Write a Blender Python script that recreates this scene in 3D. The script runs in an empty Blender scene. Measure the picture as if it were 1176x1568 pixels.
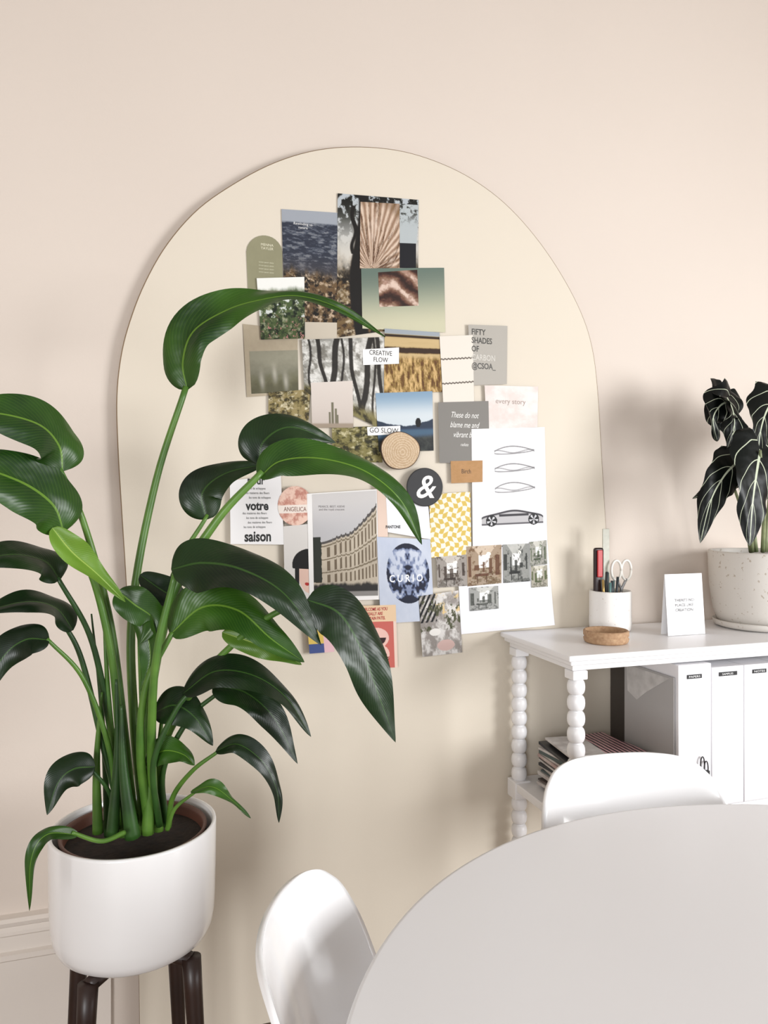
import bpy, bmesh, math, random
import numpy as np
from mathutils import Vector, Matrix
random.seed(4); np.random.seed(4)
# ------------------------------------------------------------------ camera survey
F=1150.0; TH=math.atan(0.32); SN=math.sin(TH); CS=math.cos(TH); H=1.32; V0=770.0
def W(u,v,Y):
    k=CS-SN*(u-588)/F; t=Y/k; r=(u-588)/F*t
    return Vector((SN*t+CS*r, Y, H-t*(v-V0)/F))
S=bpy.context.scene
S.view_settings.view_transform='Standard'
S.view_settings.look='None'
cd=bpy.data.cameras.new('camera'); cam=bpy.data.objects.new('camera',cd); S.collection.objects.link(cam)
cam.location=(0,0,H); cam.rotation_euler=(math.pi/2,0,-TH)
cd.sensor_fit='AUTO'; cd.sensor_width=36; cd.lens=F/1568*36; cd.shift_y=-14/1568; cd.clip_start=.02
S.camera=cam
# ------------------------------------------------------------------ helpers
def lin(c):
    c=np.asarray(c,dtype=float)/255.0
    return np.where(c<=.04045,c/12.92,((c+.055)/1.055)**2.4)
def col(c): 
    l=lin(c); return (float(l[0]),float(l[1]),float(l[2]),1)
def mat(name,c,rough=.5,c2=None,nscale=20,bump=0,bscale=60,spec=.5,coat=0,metal=0,thr=None):
    m=bpy.data.materials.new(name); m.use_nodes=True; N=m.node_tree.nodes; L=m.node_tree.links
    b=N['Principled BSDF']; b.inputs['Base Color'].default_value=col(c); b.inputs['Roughness'].default_value=rough
    b.inputs['Specular IOR Level'].default_value=spec; b.inputs['Coat Weight'].default_value=coat; b.inputs['Metallic'].default_value=metal
    tc=N.new('ShaderNodeTexCoord')
    if c2 is not None:
        n=N.new('ShaderNodeTexNoise'); n.inputs['Scale'].default_value=nscale; n.inputs['Detail'].default_value=5
        r=N.new('ShaderNodeValToRGB'); r.color_ramp.elements[0].color=col(c); r.color_ramp.elements[1].color=col(c2)
        if thr: r.color_ramp.elements[0].position=thr; r.color_ramp.elements[1].position=thr+.04
        else: r.color_ramp.elements[0].position=.3; r.color_ramp.elements[1].position=.7
        L.new(tc.outputs['Object'],n.inputs['Vector']); L.new(n.outputs['Fac'],r.inputs['Fac']); L.new(r.outputs['Color'],b.inputs['Base Color'])
    if bump:
        n=N.new('ShaderNodeTexNoise'); n.inputs['Scale'].default_value=bscale; n.inputs['Detail'].default_value=6
        bp=N.new('ShaderNodeBump'); bp.inputs['Strength'].default_value=bump; bp.inputs['Distance'].default_value=.002
        L.new(tc.outputs['Object'],n.inputs['Vector']); L.new(n.outputs['Fac'],bp.inputs['Height']); L.new(bp.outputs['Normal'],b.inputs['Normal'])
    return m
def empty(name,loc=(0,0,0)):
    e=bpy.data.objects.new(name,None); e.empty_display_size=.05; e.location=loc; S.collection.objects.link(e); return e
def link(name,me,m=None,parent=None,smooth=False):
    o=bpy.data.objects.new(name,me); S.collection.objects.link(o)
    if m is not None: me.materials.append(m)
    if smooth: me.polygons.foreach_set('use_smooth',[True]*len(me.polygons))
    if parent is not None:
        o.parent=parent; o.matrix_parent_inverse=Matrix.Translation(-Vector(parent.location))
    return o
def mk(name,vs,fs,m=None,parent=None,smooth=False,uv=None):
    me=bpy.data.meshes.new(name); me.from_pydata([tuple(v) for v in vs],[],fs); me.update()
    if uv is not None:
        l=me.uv_layers.new(name='UVMap'); vi=np.empty(len(me.loops),dtype=np.int32); me.loops.foreach_get('vertex_index',vi)
        l.data.foreach_set('uv',np.asarray(uv,dtype=np.float32)[vi].ravel())
    return link(name,me,m,parent,smooth)
def box(name,a,b,m,parent=None,bev=.002,rot=0,seg=2):
    bm=bmesh.new(); bmesh.ops.create_cube(bm,size=1)
    c=(Vector(a)+Vector(b))/2; s=Vector(b)-Vector(a)
    for v in bm.verts: v.co=Vector((v.co.x*s.x,v.co.y*s.y,v.co.z*s.z))
    if bev: bmesh.ops.bevel(bm,geom=list(bm.edges),offset=bev,segments=seg,profile=.6,affect='EDGES')
    if rot: bmesh.ops.rotate(bm,verts=bm.verts,cent=(0,0,0),matrix=Matrix.Rotation(rot,3,'Z'))
    for v in bm.verts: v.co+=c
    me=bpy.data.meshes.new(name); bm.to_mesh(me); bm.free(); return link(name,me,m,parent,False)
def lathe(name,prof,c,m,parent=None,seg=64):
    vs=[];fs=[]
    n=len(prof)
    for i in range(seg):
        a=2*math.pi*i/seg
        for r,z in prof: vs.append((c[0]+r*math.cos(a),c[1]+r*math.sin(a),c[2]+z))
    for i in range(seg):
        j=(i+1)%seg
        for k in range(n-1):
            fs.append((i*n+k,j*n+k,j*n+k+1,i*n+k+1))
    me=bpy.data.meshes.new(name); me.from_pydata(vs,[],fs)
    bm=bmesh.new(); bm.from_mesh(me); bmesh.ops.remove_doubles(bm,verts=bm.verts,dist=1e-5); bmesh.ops.recalc_face_normals(bm,faces=bm.faces); bm.to_mesh(me); bm.free()
    return link(name,me,m,parent,True)
def spline(P,n):
    P=[np.array(p,dtype=float) for p in P]
    Q=[2*P[0]-P[1]]+P+[2*P[-1]-P[-2]]
    segs=len(P)-1; out=[]
    for i in range(n):
        x=i/(n-1)*segs; k=min(int(x),segs-1); t=x-k
        a,b,c,d=Q[k],Q[k+1],Q[k+2],Q[k+3]
        out.append(.5*((2*b)+(-a+c)*t+(2*a-5*b+4*c-d)*t*t+(-a+3*b-3*c+d)*t**3))
    return out
def tube(name,pts,r0,r1,m,parent=None,n=20,seg=10,flat=1.0,raw=False):
    C=spline(pts,n) if not raw else [np.array(p,dtype=float) for p in pts]; n=len(C)
    vs=[];fs=[]; up=np.array([.3,-.9,.2])
    for i in range(n):
        T=C[min(i+1,n-1)]-C[max(i-1,0)]; T/=np.linalg.norm(T)+1e-9
        A=np.cross(T,up); A/=np.linalg.norm(A)+1e-9; B=np.cross(A,T); 
        r=r0+(r1-r0)*i/(n-1)
        for k in range(seg):
            a=2*math.pi*k/seg; vs.append(C[i]+A*math.cos(a)*r+B*math.sin(a)*r*flat)
    for i in range(n-1):
        for k in range(seg):
            fs.append((i*seg+k,i*seg+(k+1)%seg,(i+1)*seg+(k+1)%seg,(i+1)*seg+k))
    fs.append(tuple(range(seg))[::-1]); fs.append(tuple(range((n-1)*seg,n*seg)))
    return mk(name,vs,fs,m,parent,True)
# ------------------------------------------------------------------ room
M_wall=mat('wall_paint',(212,200,189),.75,(215,203,192),1.5,.12,180)
M_board=mat('board_paint',(213,203,187),.7,(216,206,190),2,.08,150)
M_edge=mat('board_edge',(140,118,92),.7)
M_trim=mat('trim_paint',(220,211,202),.5)
M_floor=mat('floor_wood',(146,126,108),.5,(120,102,86),6,.1,40)
M_ceil=mat('ceiling_paint',(180,175,170),.8,(186,181,176),2)
WY=1.925; CH=3.2
box('wall_back',(-2.2,WY,0),(4.6,WY+.1,CH),M_wall,bev=0)
box('wall_left',(-2.3,-2.6,0),(-2.2,WY+.1,CH),M_wall,bev=0)
box('wall_right',(4.6,-2.6,0),(4.7,WY+.1,CH),M_wall,bev=0)
box('floor',(-2.3,-2.6,-.08),(4.7,WY+.1,0),M_floor,bev=0)
box('ceiling',(-2.3,-2.6,CH),(4.7,WY+.1,CH+.1),M_ceil,bev=0)
def profile_run(name,prof,x0,x1,m):
    vs=[];fs=[]
    for x in (x0,x1):
        for y,z in prof: vs.append((x,y,z))
    n=len(prof)
    for k in range(n-1): fs.append((k,k+1,n+k+1,n+k))
    fs.append(tuple(range(n))); fs.append(tuple(range(n,2*n))[::-1])
    return mk(name,vs,fs,m)
zt=W(0,1410,1.9).z; zb=W(0,1475,1.9).z
P=[(WY,0),(WY-.018,0),(WY-.018,zb-.004),(WY-.022,zb),(WY-.022,zb+.012),(WY-.012,zb+.016),(WY-.012,zb+.05),(WY-.016,zb+.054),(WY-.016,zb+.062),(WY-.010,zb+.07),(WY-.010,zt-.026),(WY-.02,zt-.02),(WY-.024,zt-.01),(WY-.018,zt-.003),(WY,zt)]
profile_run('baseboard_back',P,-2.2,W(190,1400,1.9).x-.03,M_trim)
# ------------------------------------------------------------------ arched board
BY=1.900
left=[(214,1560),(207,1300),(200,1050),(193,900),(186,790),(180,690),(178,610),(184,548),(197,495),(220,435),(254,375),(300,322),(354,283),(416,250),(480,230),(545,224)]
right=[(612,230),(672,248),(726,275),(776,313),(822,364),(862,423),(892,482),(908,535),(916,600),(922,700),(928,800),(935,900),(943,1050),(957,1300),(970,1560)]
ol=spline([tuple(W(u,v,BY)) for u,v in left+right],150)
ol=[(p[0],p[2]) for p in ol]
ol[0]=(ol[0][0],.004); ol[-1]=(ol[-1][0],.004)
ol=[p for i,p in enumerate(ol) if p[1]>=.003]
n=len(ol); vs=[];fs=[]
rings=[(WY-.001,0),(BY+.002,0),(BY,.0026)]
cx=sum(p[0] for p in ol)/n; cz=sum(p[1] for p in ol)/n
for Y,ins in rings:
    for x,z in ol:
        d=math.hypot(x-cx,z-cz); vs.append((x-(x-cx)/d*ins,Y,z-(z-cz)/d*ins if z>.01 else z))
for r in range(2):
    for i in range(n): fs.append((r*n+i,r*n+(i+1)%n,(r+1)*n+(i+1)%n,(r+1)*n+i))
fs.append(tuple(range(2*n,3*n)))
bo=mk('arched_pinboard',vs,fs,M_board); bo.data.materials.append(M_edge)
for i,p in enumerate(bo.data.polygons):
    if i<2*n: p.material_index=1
# ------------------------------------------------------------------ collage (vertex-painted prints)
def M_vcol():
    m=bpy.data.materials.new('printed_paper'); m.use_nodes=True; N=m.node_tree.nodes; L=m.node_tree.links
    a=N.new('ShaderNodeAttribute'); a.attribute_name='Col'; b=N['Principled BSDF']
    L.new(a.outputs['Color'],b.inputs['Base Color']); b.inputs['Roughness'].default_value=.6; b.inputs['Specular IOR Level'].default_value=.3; return m
MV=M_vcol()
COL=empty('mood_board_photo_collage',(0.5,BY,1.3))
def vn(x,y,seed):
    r=np.random.RandomState(seed).rand(64,64); xi=np.floor(x).astype(int); yi=np.floor(y).astype(int); fx=x-xi; fy=y-yi
    fx=fx*fx*(3-2*fx); fy=fy*fy*(3-2*fy); g=lambda a,b: r[a%64,b%64]
    return (g(xi,yi)*(1-fx)+g(xi+1,yi)*fx)*(1-fy)+(g(xi,yi+1)*(1-fx)+g(xi+1,yi+1)*fx)*fy
def fb(x,y,seed,o=5):
    s=0;a=.5;t=0
    for i in range(o): s=s+a*vn(x*2**i+i*7.3,y*2**i+i*3.1,seed+i); t+=a; a*=.68
    return s/t
def C3(c,x): return np.ones(x.shape+(3,))*np.array(c,dtype=float)
def mx(a,b,t): 
    a=np.array(a,dtype=float); b=np.array(b,dtype=float); t=np.clip(t,0,1)[...,None]; return a*(1-t)+b*t
def st(e0,e1,x): 
    t=np.clip((x-e0)/(e1-e0+1e-9),0,1); return t*t*(3-2*t)
lay=[0]
def card(name,q,paint,dens=1.4,mask=None,curl=0.0,sat=.82):
    lay[0]+=1; Y=BY-.0012-lay[0]*.00035
    c=[np.array(W(u,v,Y)) for u,v in q]
    w=int(max(8,dens*math.dist(q[0],q[1]))); h=int(max(8,dens*math.dist(q[0],q[3])))
    xs,ys=np.meshgrid(np.linspace(0,1,w),np.linspace(0,1,h))
    P=((1-xs)*(1-ys))[...,None]*c[0]+(xs*(1-ys))[...,None]*c[1]+(xs*ys)[...,None]*c[2]+((1-xs)*ys)[...,None]*c[3]
    P[...,1]-=curl*np.maximum(0,ys-.7)**2*4
    g=np.clip(paint(xs,ys),0,255)/255.; g=g-.06*np.sin(np.pi*g/.4)*(g<.4)
    gm=g.mean(-1,keepdims=True); g=gm+(g-gm)*sat
    rgb=lin(np.clip(g*255,0,255))
    idx=np.arange(w*h).reshape(h,w)
    A=np.stack([idx[:-1,:-1],idx[1:,:-1],idx[1:,1:],idx[:-1,1:]],-1).reshape(-1,4)
    if mask is not None:
        mm=mask(xs,ys).ravel(); A=A[mm[A].all(1)]
    me=bpy.data.meshes.new(name); me.from_pydata(P.reshape(-1,3).tolist(),[],A.tolist())
    at=me.color_attributes.new('Col','FLOAT_COLOR','POINT')
    at.data.foreach_set('color',np.concatenate([rgb.reshape(-1,3),np.ones((w*h,1))],1).astype(np.float32).ravel())
    me.update(); return link(name,me,MV,COL)
inks={}
def ink(c):
    if c not in inks: inks[c]=mat('ink_%d_%d_%d'%c,c,.6)
    return inks[c]
def txt(s,u,v,hpx,c,Y=None,parent=None,bold=0,sx=1,align='CENTER',rot=0,shear=0,tag='lettering'):
    if Y is None: Y=BY-.0012-lay[0]*.00035-.0004
    if parent is None: parent=COL
    cu=bpy.data.curves.new(tag,'FONT'); cu.body=s; cu.size=1; cu.align_x=align; cu.align_y='CENTER'; cu.offset=bold; cu.shear=shear; cu.resolution_u=3
    o=bpy.data.objects.new(tag,cu); S.collection.objects.link(o)
    me=bpy.data.meshes.new_from_object(o.evaluated_get(bpy.context.evaluated_depsgraph_get())); bpy.data.objects.remove(o)
    p=W(u,v,Y); p2=W(u,v+hpx,Y); sz=(p.z-p2.z)/.72
    M=Matrix.Translation(p)@Matrix.Rotation(math.pi/2,4,'X')@Matrix.Rotation(math.radians(rot),4,'Z')@Matrix.Diagonal((sz*sx,sz,sz,1))
    me.transform(M); me.name=tag; me.materials.clear()
    return link(tag,me,ink(c),parent)
def foliage(d,m,l,seed,sc=14):
    def f(x,y):
        a=fb(x*sc,y*sc,seed); b=fb(x*sc*1.5,y*sc*1.5,seed+9)
        r=mx(d,m,st(.3,.6,a)); return mx(r,l,st(.5,.8,b))
    return f
card('olive_arched_card',[(376,360),(432,361),(433,450),(380,452)],lambda x,y:mx((146,142,108),(136,132,100),fb(x*4,y*4,1)),
     mask=lambda x,y:(y>.3)|(((x-.5)/.5)**2+((y-.3)/.3)**2<=1.02),dens=1.8)
txt('MENNA\nTAYLER',409,378,4,(225,220,195)); 
for k in range(4): txt('lorem ipsum dolor',408,402+k*5,2.2,(215,212,185))
card('tan_card',[(372,496),(456,505),(455,603),(378,608)],lambda x,y:mx((186,170,142),(168,152,126),fb(x*5,y*5,5)))
def f_fig(x,y):
    r=mx((150,146,124),(92,90,72),st(.1,.95,y)+.4*(fb(x*6,y*6,21)-.5))
    for cx,cy in ((.22,.7),(.5,.55),(.72,.75)): r=mx(r,(190,184,168),np.exp(-((x-cx-.06*(y-.5))/.05)**2-((y-cy)/.2)**2)*.7)
    return r
card('misty_figures_photo',[(382,538),(456,536),(457,600),(385,603)],f_fig)
def f_sea(x,y):
    s=fb(x*9,y*60,31); r=mx((56,61,74),(118,122,130),st(.4,.75,s)); r=mx((150,156,166),r,st(.09,.11,y))
    r=mx(r,(88,80,76),st(.3,.6,y)*.7)
    g=foliage((32,28,22),(106,86,62),(206,176,144),33,12)(x,y*2)
    return mx(r,g,st(.46,.56,y+.16*(fb(x*6,y*2,35)-.5)))
card('sea_and_rocks_photo',[(431,320),(520,326),(518,517),(436,505)],f_sea)
txt('Rewinding to\nnature',464,346,4,(225,225,225))
card('blank_cream_card',[(464,493),(517,494),(516,519),(466,520)],lambda x,y:C3((200,188,168),x))
def f_tree(x,y):
    sky=mx((172,180,186),(200,194,182),st(0,.5,y)); low=foliage((36,30,22),(116,94,66),(196,176,146),41,10)(x,y*2)
    r=mx(sky,low,st(.4,.62,y+.25*(fb(x*5,y*5,42)-.5)))
    can=fb(x*12,y*16,44); r=mx(r,(30,29,22),st(.44,.54,can)*st(.42,.0,y))
    tr=.27+.05*np.sin(y*6+1)
    r=mx(r,(32,26,22),st(.075,.045,np.abs(x-tr)-.02*y))
    for k,(a,b) in enumerate([(.5,.9),(-.5,.7),(1.2,.5),(-.9,.45),(.8,.7)]):
        r=mx(r,(34,28,23),st(.028,.012,np.abs(x-(tr+a*(b-y)*.45+.02*np.sin(y*30))))*(y<b*.6)*(y>.08))
    return r
card('coastal_tree_photo',[(517,296),(641,306),(640,500),(516,517)],f_tree)
card('pale_blue_print',[(612,312),(641,314),(638,373),(612,372)],lambda x,y:mx((172,180,182),(60,60,56),st(.52,.64,fb(x*8,y*12,47))*st(.6,.1,y)))
card('navy_swatch',[(612,372),(637,373),(637,411),(611,410)],lambda x,y:C3((34,34,42),x))
def f_palm(x,y):
    a=np.arctan2(x-.3,1.02-y); d=np.hypot(x-.3,1.02-y); r=mx((146,114,92),(214,190,168),.5+.5*np.sin(a*44+3*fb(x*4,y*4,51)))
    r=mx(r,(78,58,46),st(.52,.72,fb(x*7+a*9,d*3,53))*.85); r=mx(r,(110,84,64),st(.95,1.1,d)*.5); return mx(r,(226,206,190),st(.5,.85,fb(x*3,y*3,54))*.5)
card('dried_palm_photo',[(552,309),(612,312),(612,411),(551,411)],f_palm,sat=.9)
card('green_gradient_print',[(553,411),(680,410),(682,509),(555,503)],lambda x,y:mx((98,112,102),(194,191,164),st(0,.95,y+.1*(x-.5))),sat=1)
def f_drape(x,y):
    w=np.sin((y*2.3-.9*x+.7*np.sin(x*3+.5)+1.3*fb(x*2.2,y*2.2,61))*4.0); return mx(mx((62,40,32),(168,128,108),.5+.5*w),(214,186,168),st(.4,1,w)*st(.4,.6,fb(x*3,y*3,64)))
card('draped_fabric_photo',[(579,417),(639,413),(641,468),(581,470)],f_drape)
def f_gard(x,y):
    r=foliage((30,42,26),(80,94,60),(156,160,126),71,9)(x,y*1.3); r=mx((228,228,222),r,st(.14,.26,y+.12*(fb(x*6,y,73)-.5)))
    r=mx(r,(200,128,124),st(.62,.72,fb(x*22,y*22,75))*st(.55,.75,y)); r=mx(r,(206,212,206),st(.58,.66,fb(x*7,y*9,76))*(y>.3)*(y<.65)); return r
card('garden_photo',[(393,426),(466,424),(467,518),(400,520)],f_gard)
card('golden_hedge_photo',[(411,601),(475,596),(472,655),(411,652)],foliage((66,60,36),(148,130,86),(212,200,164),81,8))
def f_bw(x,y):
    r=mx((222,220,214),(150,148,140),st(.3,.7,fb(x*8,y*10,91))); r=mx(r,(110,106,96),st(.5,.7,fb(x*12,y*9,93))*.8)
    for k,cx in enumerate([.08,.24,.36,.47,.62,.76,.86,.95]):
        w=.008+.011*((k*7)%3); xx=cx+.16*(y-.5)*math.sin(k*2.1)+.02*np.sin(y*7+k*2)+.02*(fb(x*0+k,y*5,95)-.5)
        r=mx(r,(46,42,38),st(w+.012,w-.002,np.abs(x-xx))*.92)
    return mx(r,foliage((64,60,40),(130,120,80),(190,180,140),98,9)(x,y),st(.78,.92,y))
card('misty_forest_photo',[(462,520),(590,516),(590,660),(466,600)],f_bw)
card('sunlit_hedge_photo',[(508,655),(588,652),(585,708),(510,708)],foliage((62,60,36),(136,126,78),(206,196,148),83,8))
def f_cac(x,y):
    r=mx((210,198,188),(194,180,170),y); 
    for cx,t,w in ((.5,.45,.018),(.58,.58,.014),(.43,.66,.012),(.62,.72,.010)):
        r=mx(r,(112,106,88),st(w+.02,w,np.abs(x-cx))*(y>t)*(y<.92))
    return mx(r,(158,140,120),st(.88,.93,y))
card('cactus_photo',[(476,586),(540,583),(541,655),(478,655)],f_cac)
def f_wh(x,y):
    r=mx((186,160,112),(200,174,126),fb(x*4,y*30,101)); r=mx((150,158,166),r,st(.06,.09,y)); r=mx(r,(60,46,34),st(.03,.01,np.abs(y-.1)))
    r=mx(r,(66,50,36),st(.06,.03,np.abs(y-.34+.03*fb(x*6,y,102)))); w=fb(x*24,y*8,103); h=mx((96,72,42),(208,172,114),st(.3,.72,w)); return mx(r,h,st(.38,.5,y))
card('wheat_field_photo',[(589,503),(673,509),(677,600),(588,602)],f_wh,sat=.95)
card('creative_flow_label',[(555,535),(611,532),(611,557),(556,559)],lambda x,y:C3((236,235,233),x))
txt('CREATIVE\nFLOW',583,546,7.5,(40,40,40),sx=.8)
def f_sky(x,y):
    r=mx((120,152,180),(196,206,212),st(0,.42,y)); m=.42+.14*np.sin(x*3.1)*.8+.06*fb(x*8,y*0,111)
    r=mx(r,(54,66,82),st(m,m+.02,y)); r=mx(r,(74,96,120),st(.6,.66,y)); r=mx(r,mx((32,36,40),(90,92,86),fb(x*12,y*12,113)),st(.74,.84,y+.05*x))
    return mx(r,(30,28,30),((x-.73)/.05)**2+((y-.52)/.08)**2<1)
card('mountain_lake_photo',[(575,602),(662,599),(664,690),(580,692)],f_sky)
card('go_slow_label',[(562,654),(613,652),(613,665),(563,667)],lambda x,y:C3((236,235,233),x))
txt('GO SLOW',588,659.5,8,(50,50,50),sx=.9)
card('fifty_shades_card',[(717,497),(777,499),(776,588),(721,590)],lambda x,y:C3((172,166,156),x))
for k,(s,c) in enumerate([('FIFTY',(70,68,64)),('SHADES',(70,68,64)),('OF',(70,68,64)),('CARBON',(200,196,188)),('@CSOA_',(80,78,74))]): txt(s,722,508+k*13,9,c,bold=.02,sx=.78,align='LEFT')
def f_sw(x,y):
    r=C3((222,213,200),x)
    for yy in (.33,.68): r=mx(r,(96,88,80),st(.014,.006,np.abs(y-yy+.006*np.sin(x*60))))
    return r
card('fabric_swatch_strip',[(673,515),(724,513),(726,618),(679,622)],f_sw)
card('pink_marble_card',[(742,590),(824,592),(823,654),(745,657)],lambda x,y:mx((214,202,196),(226,219,215),st(.25,.75,fb(x*4,y*4,121))),sat=1)
txt('every story',782,615,8,(160,144,136))
card('grey_script_card',[(671,616),(748,614),(750,708),(673,709)],lambda x,y:C3((126,122,116),x))
for k,s in enumerate(['These do not','blame me and','vibrant but','radiate']): txt(s,711,636+k*15,9 if k<3 else 5,(232,230,226),sx=.68,shear=.4)
def f_car(x,y):
    r=C3((230,229,231),x); g=(104,102,104)
    def line(yy,w=.007): return st(w,w*.4,np.abs(y-yy))
    for yc,hh in ((.2,.035),(.35,.035),(.52,.045)):
        m=(x>.3)*(x<.85); s=(x-.575)/.275
        r=mx(r,g,line(yc-hh*np.sqrt(np.clip(1-s**2,0,1))+.01*np.sin(9*x))*m*.8); r=mx(r,g,line(yc+hh*.5*np.sqrt(np.clip(1-s**2,0,1))-.3*hh*s)*m*.7)
        r=mx(r,g,line(yc+.012*np.sin(x*14))*m*.6)
    b=(x>.12)*(x<.95); s=(x-.53)/.41
    top=.765-.035*np.sqrt(np.clip(1-s**2,0,1))-.025*np.exp(-((x-.55)/.2)**2)
    r=mx(r,(180,178,180),b*(y>top)*(y<.81)); r=mx(r,(70,68,72),st(.012,.004,np.abs(y-top))*b)
    r=mx(r,(70,68,72),b*(np.abs(y-.742)<.009)*(x>.35)*(x<.75)); r=mx(r,(90,88,92),st(.01,.004,np.abs(y-.815))*b)
    for cx in (.25,.82):
        d=np.sqrt(((x-cx)/1.0)**2+((y-.785)/.65)**2); r=mx(r,(48,48,50),d<.075); a=np.arctan2((y-.785)/.65,x-cx); r=mx(r,(200,200,204),(d<.06)*(np.sin(a*5)>.3))
    return r
card('car_sketch_sheet',[(722,657),(834,654),(838,832),(724,838)],f_car)
card('white_paper_sheet',[(700,845),(838,829),(849,957),(706,971)],lambda x,y:C3((231,231,236),x),curl=.006)
card('kraft_card',[(690,706),(739,705),(739,738),(691,740)],lambda x,y:mx((180,138,98),(162,122,84),fb(x*9,y*9,131)),sat=1)
txt('Birch',714,722,7,(70,46,30),sx=.8)
def f_chk(x,y):
    xx=x+.03*np.sin(y*21); yy=y+.018*np.sin(x*17); c=(np.floor(xx*9)+np.floor(yy*13))%2
    return mx((234,228,212),(206,178,94),c)
card('yellow_checker_print',[(657,757),(720,753),(722,851),(660,854)],f_chk,dens=2,sat=1)
def f_int(seed,warm,dark):
    lt=(214,210,202)
    def f(x,y):
        nz=fb(x*4,y*4,seed); cx,cy=.5,.4; dx=np.abs(x-cx); dy=y-cy
        r=mx(warm,lt,.35+.5*(nz-.3)) ; wall=(dx>np.abs(dy)*.9)
        r=mx(r,tuple(np.array(warm)*.72),wall*.6)
        r=mx(r,tuple(np.array(warm)*.55+15),((dy>0)&~wall)*(.5+.5*(fb(x*8,y*14,seed+2)>.5)))
        back=(dx<.16)&(np.abs(dy)<.16); r=mx(r,(232,230,226),back)
        for k in range(5):
            bx=.08+.2*k; r=mx(r,dark,((np.abs(x-bx)<.025+.02*((seed+k)%3))&(y>.25+.08*((seed*k)%4))&(y<.62+.05*((seed+k)%4)))*.75)
        r=mx(r,dark,((np.abs(x-.42)<.2)&(np.abs(y-.74)<.035))*.8); r=mx(r,dark,((np.abs(x-.3)<.012)|(np.abs(x-.56)<.012))*(y>.74)*(y<.95))
        r=mx(r,(240,236,224),((x-.62)/.07)**2+((y-.22)/.05)**2<1)
        return mx(r,dark,st(.58,.7,fb(x*10,y*10,seed+4))*.6)
    return f
card('interior_photo_a',[(668,853),(714,849),(716,897),(670,900)],f_int(201,(170,158,148),(62,52,46)),dens=1.8)
card('interior_photo_b',[(714,837),(768,834),(768,893),(716,898)],f_int(211,(186,150,112),(88,58,38)),dens=1.8)
card('interior_photo_c',[(770,834),(810,832),(812,890),(771,893)],f_int(221,(150,152,146),(40,42,40)),dens=1.8)
card('interior_photo_d',[(811,830),(837,827),(838,864),(812,867)],f_int(231,(176,174,160),(60,72,50)),dens=1.8)
card('interior_photo_e',[(813,867),(838,865),(839,898),(814,900)],f_int(241,(186,178,154),(68,78,48)),dens=1.8)
card('interior_photo_f',[(719,900),(763,897),(764,932),(720,936)],f_int(251,(172,174,169),(66,68,64)),dens=1.8)
card('season_text_card',[(352,736),(430,727),(435,834),(353,833)],lambda x,y:C3((228,226,226),x))
txt('pour',392,736,13,(24,24,24),bold=.02,sx=.75); txt('votre',394,775,14,(24,24,24),bold=.03,sx=.8); txt('saison',395,822,16,(24,24,24),bold=.03,sx=.75)
for k,v in enumerate((748,755,762,786,793,800,807)): txt('des matieres des fleurs' if k%2 else 'les tons de echappes',390+(k%3)*4,v,3.6,(70,70,70),sx=.8)
card('portrait_photo',[(434,806),(476,802),(476,918),(436,912)],lambda x,y: (lambda r: mx(mx(mx(r,(222,182,164),((x-.95)/.42)**2+((y-.66)/.26)**2<1),(26,22,22),((((x-.9)/.6)**2+((y-.55)/.22)**2<1)&(y<.6))|((x>.4)&(x<.56)&(y>.5)&(y<.85))),(186,50,46),((x-.86)/.09)**2+((y-.8)/.022)**2<1))(C3((208,203,198),x)),dens=1.8)
card('pink_marble_sticker',[(424,745),(478,743),(480,804),(426,806)],lambda x,y:mx(mx((190,122,104),(230,190,170),st(.3,.65,fb(x*7,y*7,141))),(228,214,202),(np.abs(y-.58)<.1)),dens=1.8,mask=lambda x,y:((x-.5)/.5)**2+((y-.5)/.5)**2<=1)
txt('ANGELICA',452,780,7,(120,80,66),sx=.75)
card('white_backing_sheet',[(470,756),(578,749),(582,918),(474,921)],lambda x,y:C3((229,226,223),x))
def f_cres(x,y):
    sky=mx((200,196,194),(176,174,176),st(0,.4,y)); roof=np.where(x<.55,.47-.07*st(.1,.55,x),.40-.27*((x-.55)/.45)**1.2)
    roof=roof-.012*(np.sin(x*90)>.6)*(x>.3)
    b=mx((166,152,132),(196,182,160),fb(x*6,y*6,151)); colm=np.sin((np.clip(x,0,1)**1.6)*80)
    hgt=(y-roof)/(.93-roof); b=mx(b,(92,80,66),(colm>.3)*(((hgt>.14)&(hgt<.34))|((hgt>.42)&(hgt<.62))|((hgt>.7)&(hgt<.86)))*.85); b=mx(b,(116,102,86),(np.abs(hgt-.38)<.012)|(np.abs(hgt-.1)<.015)|(np.abs(hgt-.65)<.012)); b=mx(b,(84,80,78),(hgt<.05))
    r=mx(sky,b,(y>roof)); r=mx(r,(52,50,48),st(.86,.9,y+.06*(fb(x*12,y*3,153)-.5))); r=mx(r,(130,126,122),st(.945,.96,y)); return mx(r,(52,56,46),(x<.1+.05*fb(x*4,y*12,155))*(y>.42)*(y<.86))
card('georgian_crescent_photo',[(478,757),(576,751),(579,912),(481,914)],f_cres,dens=1.9)
txt('PEARCE, BEST, KEEVE\nand the royal crescent',508,778,3.2,(110,104,104))
card('peach_strip',[(577,742),(592,742),(594,822),(579,822)],lambda x,y:C3((220,192,174),x))
card('pantone_card',[(590,745),(656,776),(660,826),(594,815)],lambda x,y:C3((226,226,229),x))
txt('PANTONE',602,807,4.6,(40,40,40),bold=.03,sx=.8)
def f_cur(x,y):
    r=mx((196,203,218),(172,182,204),fb(x*4,y*4,161)); d=((x-.55)/.4)**2+((y-.42)/.36)**2<1
    n1=fb(np.abs(x-.55)*5,y*5,163,4); r=mx(r,(118,132,168),d*st(.32,.42,n1)); r=mx(r,(36,42,64),d*st(.42,.5,n1)); return r
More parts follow.
